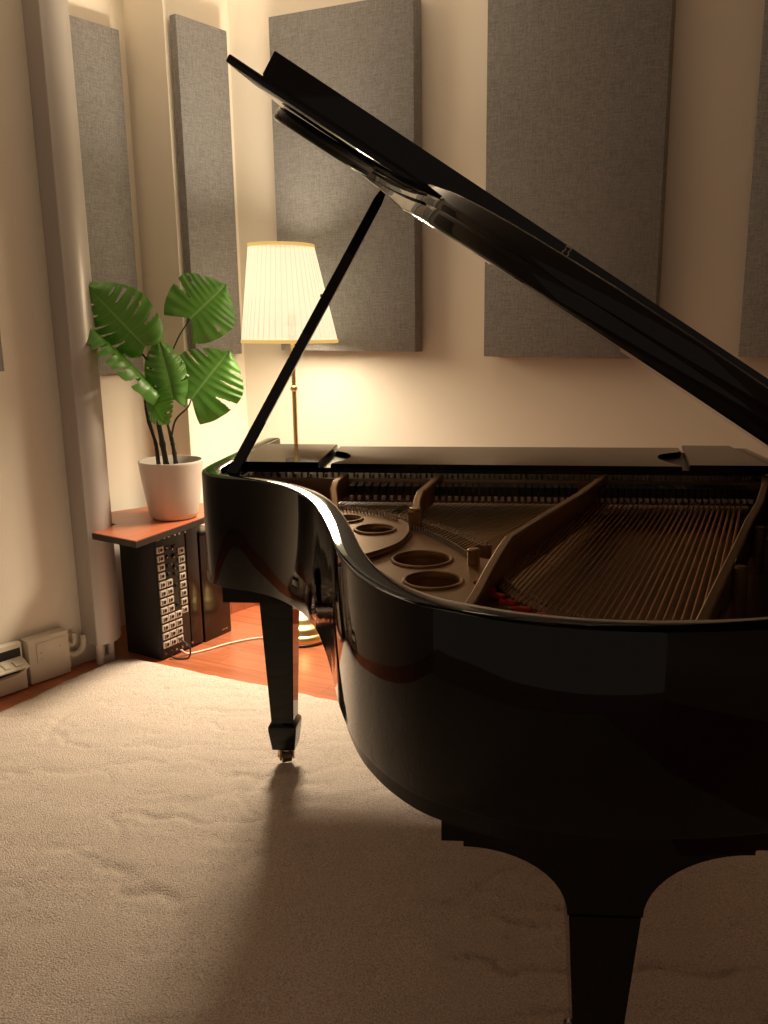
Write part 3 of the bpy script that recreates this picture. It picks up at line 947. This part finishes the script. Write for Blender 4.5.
# ------------------------------------------------------------------ rack, dark box, board
RA = rad(29)
RF = Vector((math.sin(RA), math.cos(RA), 0)); RN = Vector((math.cos(RA), -math.sin(RA), 0))
R0 = Vector((-1.143, 3.322, 0))
RZ = .545
def frame(org, along, nrm): # local x along, y = inward (behind), z up
    m = Matrix((along, -nrm, Vector((0, 0, 1)))).transposed().to_4x4()
    m.translation = org
    return m
FR = frame(R0, RF, RN)
RC = R0 + RF * .118
rack = empty('equipment_rack', R0, 0, label='black audio rack full of small pale sockets, under the wooden board', cat='equipment rack')
FRl = frame(Vector((0, 0, 0)), RF, RN)
bm = bmesh.new()
box(bm, (0, .012, 0.0), (.236, .215, RZ), FRl, .002)
obj('body', bm, 'rack_black', rack)
bm = bmesh.new()
box(bm, (.003, .004, .012), (.150 + .012, .0118, RZ - .012), FRl, .001)
obj('socket_panel', bm, 'rack_black', rack)
bm = bmesh.new()
box(bm, (.166, .002, .012), (.232, .0118, RZ - .012), FRl, .001)
obj('blank_panel', bm, 'box_gloss', rack)
for k in range(6):
    for z in (.026, RZ - .024):
        x = .012 + .029 * k + (.005 if k % 2 else 0)
        bm = bmesh.new(); box(bm, (x, .000, z - .004), (x + .008, .0045, z + .004), FRl)
        obj('panel_screw', bm, 'steel', rack)
# pale sockets
bm = bmesh.new()
box(bm, (-.0165, -.004, -.0135), (.0165, .004, .0135), None, .0015)
sock = bpy.data.meshes.new('socket'); bm.to_mesh(sock); bm.free(); sock.materials.append(M['connector'])
bm = bmesh.new()
bmesh.ops.create_cone(bm, cap_ends=True, radius1=.0072, radius2=.0072, depth=.002, segments=16, matrix=Matrix.Translation((.003, -.0045, .0)) @ Matrix.Rotation(rad(90), 4, 'X'))
box(bm, (-.0115, -.0046, -.009), (-.0065, -.004, .009))
sjack = bpy.data.meshes.new('jack_hole'); bm.to_mesh(sjack); bm.free(); sjack.materials.append(M['hole'])
pitch = .0372
spots = [(.022, r) for r in range(12)] + [(.059, r) for r in range(4, 12)] + [(.097, r) for r in range(8, 12)] + [(.134, r + .75) for r in range(8)]
Rm = FRl.to_3x3().to_euler()
for x, r in spots:
    z = RZ - .070 - pitch * r
    o = bpy.data.objects.new('socket', sock); COL.objects.link(o); o.parent = rack
    o.location = FRl @ Vector((x, .001, z)); o.rotation_euler = Rm
    g = bpy.data.objects.new('jack_hole', sjack); COL.objects.link(g); g.parent = o
for x, r in [(.059, 0), (.059, 1), (.059, 2), (.059, 3), (.097, 0), (.097, 1), (.097, 2.2), (.097, 3.2), (.097, 4.5), (.097, 6.8)]:
    z = RZ - .070 - pitch * r
    bm = bmesh.new(); box(bm, (x - .008, -.006, z - .007), (x + .006, .004, z + .007), FRl, .002)
    obj('plug', bm, 'hole', rack)
for x, r in [(.050, 0), (.050, 1.1), (.070, 2), (.052, 2.9), (.080, .3), (.086, 1.3), (.088, 2.6)]:
    z = RZ - .070 - pitch * r
    bm = bmesh.new(); box(bm, (x, -.007, z), (x + .004, .003, z + .006), FRl)
    obj('plug_tip', bm, 'steel', rack)

# narrow glossy box at its right
R1 = R0 + RF * .243
cab = empty('speaker_box', R1, 0, label='glossy dark box standing right of the socket rack', cat='box')
bm = bmesh.new(); box(bm, (0, .0, 0), (.165, .20, .485), FRl, .003); obj('body', bm, 'box_gloss', cab)
bm = bmesh.new()
for k in range(5):
    box(bm, (.105 + .008 * k, -.001, .022), (.110 + .008 * k, .002, .027 + .002 * (k % 2)), FRl)
obj('badge', bm, 'steel', cab)

# wooden board on top
BZ = RZ + .002
BT = BZ + .028
bpoly = []
FRb = frame(R0, RF, RN)
bd = [(-.191, -.109), (.47, .0), (.44, .285), (.10, .40), (-.015, .30), (-.035, .178), (-.180, .150)]
def poly_world(ps): return [FRb @ Vector((x, y, 0)) for x, y in ps]
bb = empty('wooden_shelf_board', poly_world([(0.1, 0.1)])[0] + Vector((0, 0, BZ)), 0, label='cherry wood board lying across the black rack, under the plant pot', cat='shelf')
pw = [p - bb.location + Vector((0, 0, BZ)) for p in poly_world(bd)]
bm = bmesh.new(); prism(bm, [(p.x, p.y) for p in pw], 0, .024, .001); obj('board_core', bm, 'rack_black', bb, smooth=False)
bm = bmesh.new(); prism(bm, [(p.x, p.y) for p in pw], .0241, .028, .0005); obj('veneer', bm, 'board_wood', bb, smooth=False)

# ------------------------------------------------------------------ pot and plant
PP = Vector((-1.118, 3.512, BT))
pot = empty('plant_pot', PP, 0, label='white round pot standing on the cherry wood board', cat='plant pot')
bm = bmesh.new()
lathe(bm, [(.078, 0.0), (.088, .002), (.096, .010), (.101, .025), (.113, .10), (.124, .18), (.1305, .236), (.1315, .243), (.130, .247), (.1255, .247), (.123, .239), (.118, .195), (.114, .17), (.0, .17)], 56, cap=False)
obj('pot_shell', bm, 'pot', pot)
bm = bmesh.new(); lathe(bm, [(.115, .172), (.1155, .192), (.06, .196), (.0, .198)], 40, cap=False)
obj('soil', bm, 'soil', pot)

plant = empty('monstera_plant', PP + Vector((0, 0, .20)), 0, label='green split-leaf plant growing in the white pot', cat='plant')
def toP(p): return Vector(p) - plant.location
def leaf(base, tip, up, width, slits=5, curl=.10, cup=.18, seed=0, asym=1.0, cut=.42, lobe=.34):
    """Split leaf; base = where the stalk meets the blade."""
    rnd = random.Random(seed)
    B = toP(base); T = toP(tip)
    ax = (T - B); L = ax.length; ax.normalize()
    n = Vector(up); n = (n - ax * n.dot(ax)).normalized(); sd = ax.cross(n)
    bm = bmesh.new(); uvl = bm.loops.layers.uv.new('UVMap')
    NT_, NS_ = 130, 12
    def hw(t):  # half width of the blade along its length
        if t < 0: return 0
        return width * .5 * (math.sin(math.pi * min(1, (t * .93 + .07)) ** .72)) ** .75
    cuts = []
    for s_ in (0, 1):
        cc = []
        for k in range(slits):
            t0 = .16 + .66 * (k + .5) / slits + rnd.uniform(-.02, .02)
            cc.append((t0, rnd.uniform(.018, .034), rnd.uniform(cut - .05, cut + .15), 2.0 if rnd.random() < .6 else rnd.uniform(.80, .92)))
        cuts.append(cc)
    for s_ in (0, 1):
        sg = 1 if s_ == 0 else -1
        grid = []
        for i in range(NT_ + 1):
            t = i / NT_
            row = []
            for j in range(NS_ + 1):
                s = j / NS_
                w = hw(t) * (asym if s_ else 1)
                # veins sweep toward the tip; heart lobes sweep behind the stalk
                fw = .24 * L * s * s * (1 - t) - lobe * L * s ** 1.3 * max(0, 1 - t / .34)
                x = t * L + fw * .8
                if t > .9: x = t * L
                y = sg * w * s
                zz = -cup * width * s * s * (1.0) * .8 + cup * .25 * width * math.sin(math.pi * s) - curl * L * (t - .15) ** 2
                zz += .0025 * math.sin(t * 2 * math.pi * 9) * s
                p = B + ax * x + sd * y + n * zz
                row.append(bm.verts.new(p))
            grid.append(row)
        for i in range(NT_):
            tm = (i + .5) / NT_
            for j in range(NS_):
                sm = (j + .5) / NS_
                skip = False
                for t0, wd, dp, de in cuts[s_]:
                    if dp < sm < de and abs(tm - t0) < wd * (sm - dp + .12) / (1 - dp + .12): skip = True
                if skip: continue
                f = bm.faces.new((grid[i][j], grid[i + 1][j], grid[i + 1][j + 1], grid[i][j + 1]))
                for lp, (a, b2) in zip(f.loops, ((i, j), (i + 1, j), (i + 1, j + 1), (i, j + 1))):
                    lp[uvl].uv = (a / NT_, b2 / NS_)
    bmesh.ops.remove_doubles(bm, verts=bm.verts[:], dist=.0004)
    dead = [v for v in bm.verts if not v.link_faces]
    bmesh.ops.delete(bm, geom=dead, context='VERTS')
    # real thickness
    o = obj('leaf', bm, 'leaf', plant, angle=60)
    sol = o.modifiers.new('thickness', 'SOLIDIFY'); sol.thickness = .0009
    return o
leaf((-1.160, 3.42, 1.292), (-1.335, 3.32, 1.520), (-.34, -.84, .42), .265, 5, .05, .16, 1, cut=.36)
leaf((-1.140, 3.45, 1.110), (-1.338, 3.31, 1.380), (.45, -.05, .85), .19, 4, .04, .25, 2)
leaf((-1.005, 3.53, 1.400), (-.865, 3.60, 1.540), (.48, -.86, .15), .285, 3, .08, .10, 13, cut=.48, lobe=.62)
leaf((-1.078, 3.47, 1.080), (-1.108, 3.44, 1.318), (.42, -.90, .10), .165, 3, .12, .20, 4, cut=.55, lobe=.5)
leaf((-1.015, 3.51, 1.075), (-.865, 3.58, 1.275), (.12, -.95, .30), .310, 3, .10, .10, 25, cut=.40, lobe=.55)
leaf((-1.165, 3.46, 1.100), (-1.105, 3.40, .985), (-.60, -.70, .25), .17, 4, .10, .15, 6)
def stalk(pts, r0, r1, mat='stem', knots=0):
    P = spline([toP(p) for p in pts], 22)
    rs = []
    for i in range(22):
        f = i / 21
        r = r0 + (r1 - r0) * f
        if knots and i % 5 == 2: r *= 1.25
        rs.append(r)
    bm = bmesh.new(); tube(bm, P, rs, 8)
    return obj('stalk', bm, mat, plant)
B0 = PP
stalk([B0 + Vector((-.012, -.01, .185)), (-1.145, 3.50, .90), (-1.160, 3.49, 1.05), (-1.165, 3.49, 1.15)], .0125, .0085, 'stem_dark', 1)
stalk([(-1.165, 3.49, 1.15), (-1.160, 3.46, 1.22), (-1.185, 3.44, 1.27), (-1.165, 3.424, 1.288)], .006, .0035, 'stem_dark')
stalk([B0 + Vector((-.045, -.02, .185)), (-1.170, 3.50, .88), (-1.195, 3.49, 1.00), (-1.19, 3.47, 1.09), (-1.152, 3.452, 1.128)], .0085, .004, 'stem_dark', 1)
stalk([B0 + Vector((-.048, -.02, .185)), (-1.175, 3.50, .90), (-1.19, 3.49, 1.02), (-1.162, 3.462, 1.102)], .006, .003, 'stem_dark')
stalk([B0 + Vector((.028, -.01, .185)), (-1.098, 3.50, .86), (-1.105, 3.50, .92)], .010, .008, 'stem_dark', 1)
stalk([(-1.105, 3.50, .92), (-1.12, 3.49, 1.02), (-1.10, 3.48, 1.085), (-1.092, 3.472, 1.092)], .0045, .003)
stalk([(-1.105, 3.50, .92), (-1.085, 3.51, .99), (-1.035, 3.52, 1.04), (-1.016, 3.512, 1.074)], .0048, .003)
stalk([(-1.108, 3.50, .90), (-1.15, 3.56, 1.12), (-1.08, 3.56, 1.30), (-1.007, 3.532, 1.398)], .0045, .003)

# ------------------------------------------------------------------ cables, wall boxes
def cable(name, pts, r, mat, label, cat='cable'):
    bm = bmesh.new(); tube(bm, spline(pts, 60), r, 8)
    c = Vector(pts[0]); 
    o = obj(name, bm, mat)
    return tag(o, label, cat)
cable('power_cord', [(-1.085, 3.372, .030), (-1.06, 3.39, .006), (-.99, 3.44, .005), (-.93, 3.50, .005), (-.86, 3.55, .005), (-.79, 3.58, .005), (-.72, 3.575, .005), (-.66, 3.55, .006), (-.615, 3.52, .0305)][:-1] + [(-.635, 3.60, .006)], .0042, 'cable_white', 'white cord lying on the cherry floor from the rack to the floor lamp', 'power cord')
cable('signal_cable', [(-1.095, 3.385, .075), (-1.075, 3.372, .070), (-1.045, 3.365, .045), (-1.045, 3.345, .008), (-1.085, 3.335, .005), (-1.115, 3.34, .012), (-1.112, 3.352, .035)], .0035, 'cable_black', 'black cable looping out of the bottom of the socket rack')

def wallframe(t, off, z):
    m = Matrix((WL, -NL, Vector((0, 0, 1)))).transposed().to_4x4(); m.translation = LW(t, off, z); return m
def lm(t, off, z, o):
    m = wallframe(t - .012, off, z); m.translation = m.translation - o.location; return m
jb = empty('junction_box', LW(-1.10, .03, .005), 0, label='square ivory junction box with a screwed cover plate, low on the left wall', cat='junction box')
m = lm(-1.10, 0, 0, jb)
bm = bmesh.new(); box(bm, (-.083, -.056, .005), (.083, -.001, .185), m, .004); obj('housing', bm, 'white_plastic', jb)
bm = bmesh.new(); box(bm, (-.052, -.0595, .082), (.064, -.056, .166), m, .002); pl = obj('cover_plate', bm, 'white_plastic', jb)
bm = bmesh.new()
for x, z in ((-.036, .124), (.044, .130), (-.036, .098)):
    r_ = .0035 if z > .11 else .002
    bmesh.ops.create_cone(bm, cap_ends=True, radius1=r_, radius2=r_, depth=.003, segments=12, matrix=m @ Matrix.Translation((x, -.060, z)) @ Matrix.Rotation(rad(90), 4, 'X'))
obj('cover_screws', bm, 'old_brass', pl)

cb_ = empty('trunking_box', LW(-1.275, .04, .005), 0, label='ivory wall box with its hinged flap hanging open, at the left edge', cat='socket box')
m = lm(-1.275, 0, 0, cb_)
bm = bmesh.new()
box(bm, (-.115, -.066, .005), (.073, -.001, .105), m, .004)
box(bm, (-.115, -.038, .105), (.078, -.001, .185), m, .004)
obj('housing', bm, 'white_plastic', cb_)
bm = bmesh.new(); box(bm, (-.113, -.0385, .130), (.070, -.037, .165), m); obj('socket_recess', bm, 'hole', cb_)
bm = bmesh.new()
mm = m @ Matrix.Translation((0, -.04, .128)) @ Matrix.Rotation(rad(16), 4, 'X')
box(bm, (-.112, -.075, -.004), (.066, 0, .003), mm, .002)
for k in range(4):
    box(bm, (-.10 + .04 * k, -.06, .003), (-.075 + .04 * k, -.02, .008), mm, .002)
obj('flap', bm, 'white_plastic', cb_)
bm = bmesh.new(); box(bm, (-.110, -.0675, .078), (.068, -.066, .100), m); obj('socket_recess', bm, 'hole', cb_)
bm = bmesh.new()
tube(bm, spline([m @ Vector(p) for p in ((-.10, -.075, .070), (.0, -.085, .074), (.060, -.082, .088), (.074, -.062, .104), (.070, -.04, .122))], 24), .0055, 8)
obj('hinge_band', bm, 'white_plastic', cb_)
cd = empty('cable_conduit', LW(-.985, .03, .06), 0, label='white bent conduit between the junction box and the grey casing', cat='conduit')
m = lm(-.985, 0, 0, cd)
bm = bmesh.new()
tube(bm, spline([m @ Vector(p) for p in ((-.030, -.022, .075), (.0, -.026, .062), (.028, -.026, .066), (.045, -.024, .088), (.052, -.02, .13))], 24), .013, 12)
obj('bend', bm, 'white_plastic', cd)
bm = bmesh.new()
tube(bm, spline([m @ Vector(p) for p in ((-.028, -.02, .115), (.0, -.022, .105), (.010, -.022, .118), (.010, -.02, .15))], 16), .010, 12)
obj('bend', bm, 'white_plastic', cd)

# ------------------------------------------------------------------ ambient fill light and render look
w = bpy.data.worlds.new('world'); SC.world = w; w.use_nodes = True
w.node_tree.nodes['Background'].inputs[0].default_value = (1.0, 0.78, 0.66, 1)
w.node_tree.nodes['Background'].inputs[1].default_value = 0.20  # dim fill added from the world, enters through the open side
SC.view_settings.view_transform = 'Standard'
SC.view_settings.look = 'None'
SC.view_settings.gamma = 1.0
SC.view_settings.exposure = 0.0
SC.view_settings.use_curve_mapping = False
cy = SC.cycles
cy.use_denoising = True
cy.max_bounces = 10; cy.diffuse_bounces = 6; cy.glossy_bounces = 5; cy.transmission_bounces = 6; cy.transparent_max_bounces = 8
cy.sample_clamp_indirect = 4.0
cy.blur_glossy = 0.5
cy.caustics_reflective = False; cy.caustics_refractive = False
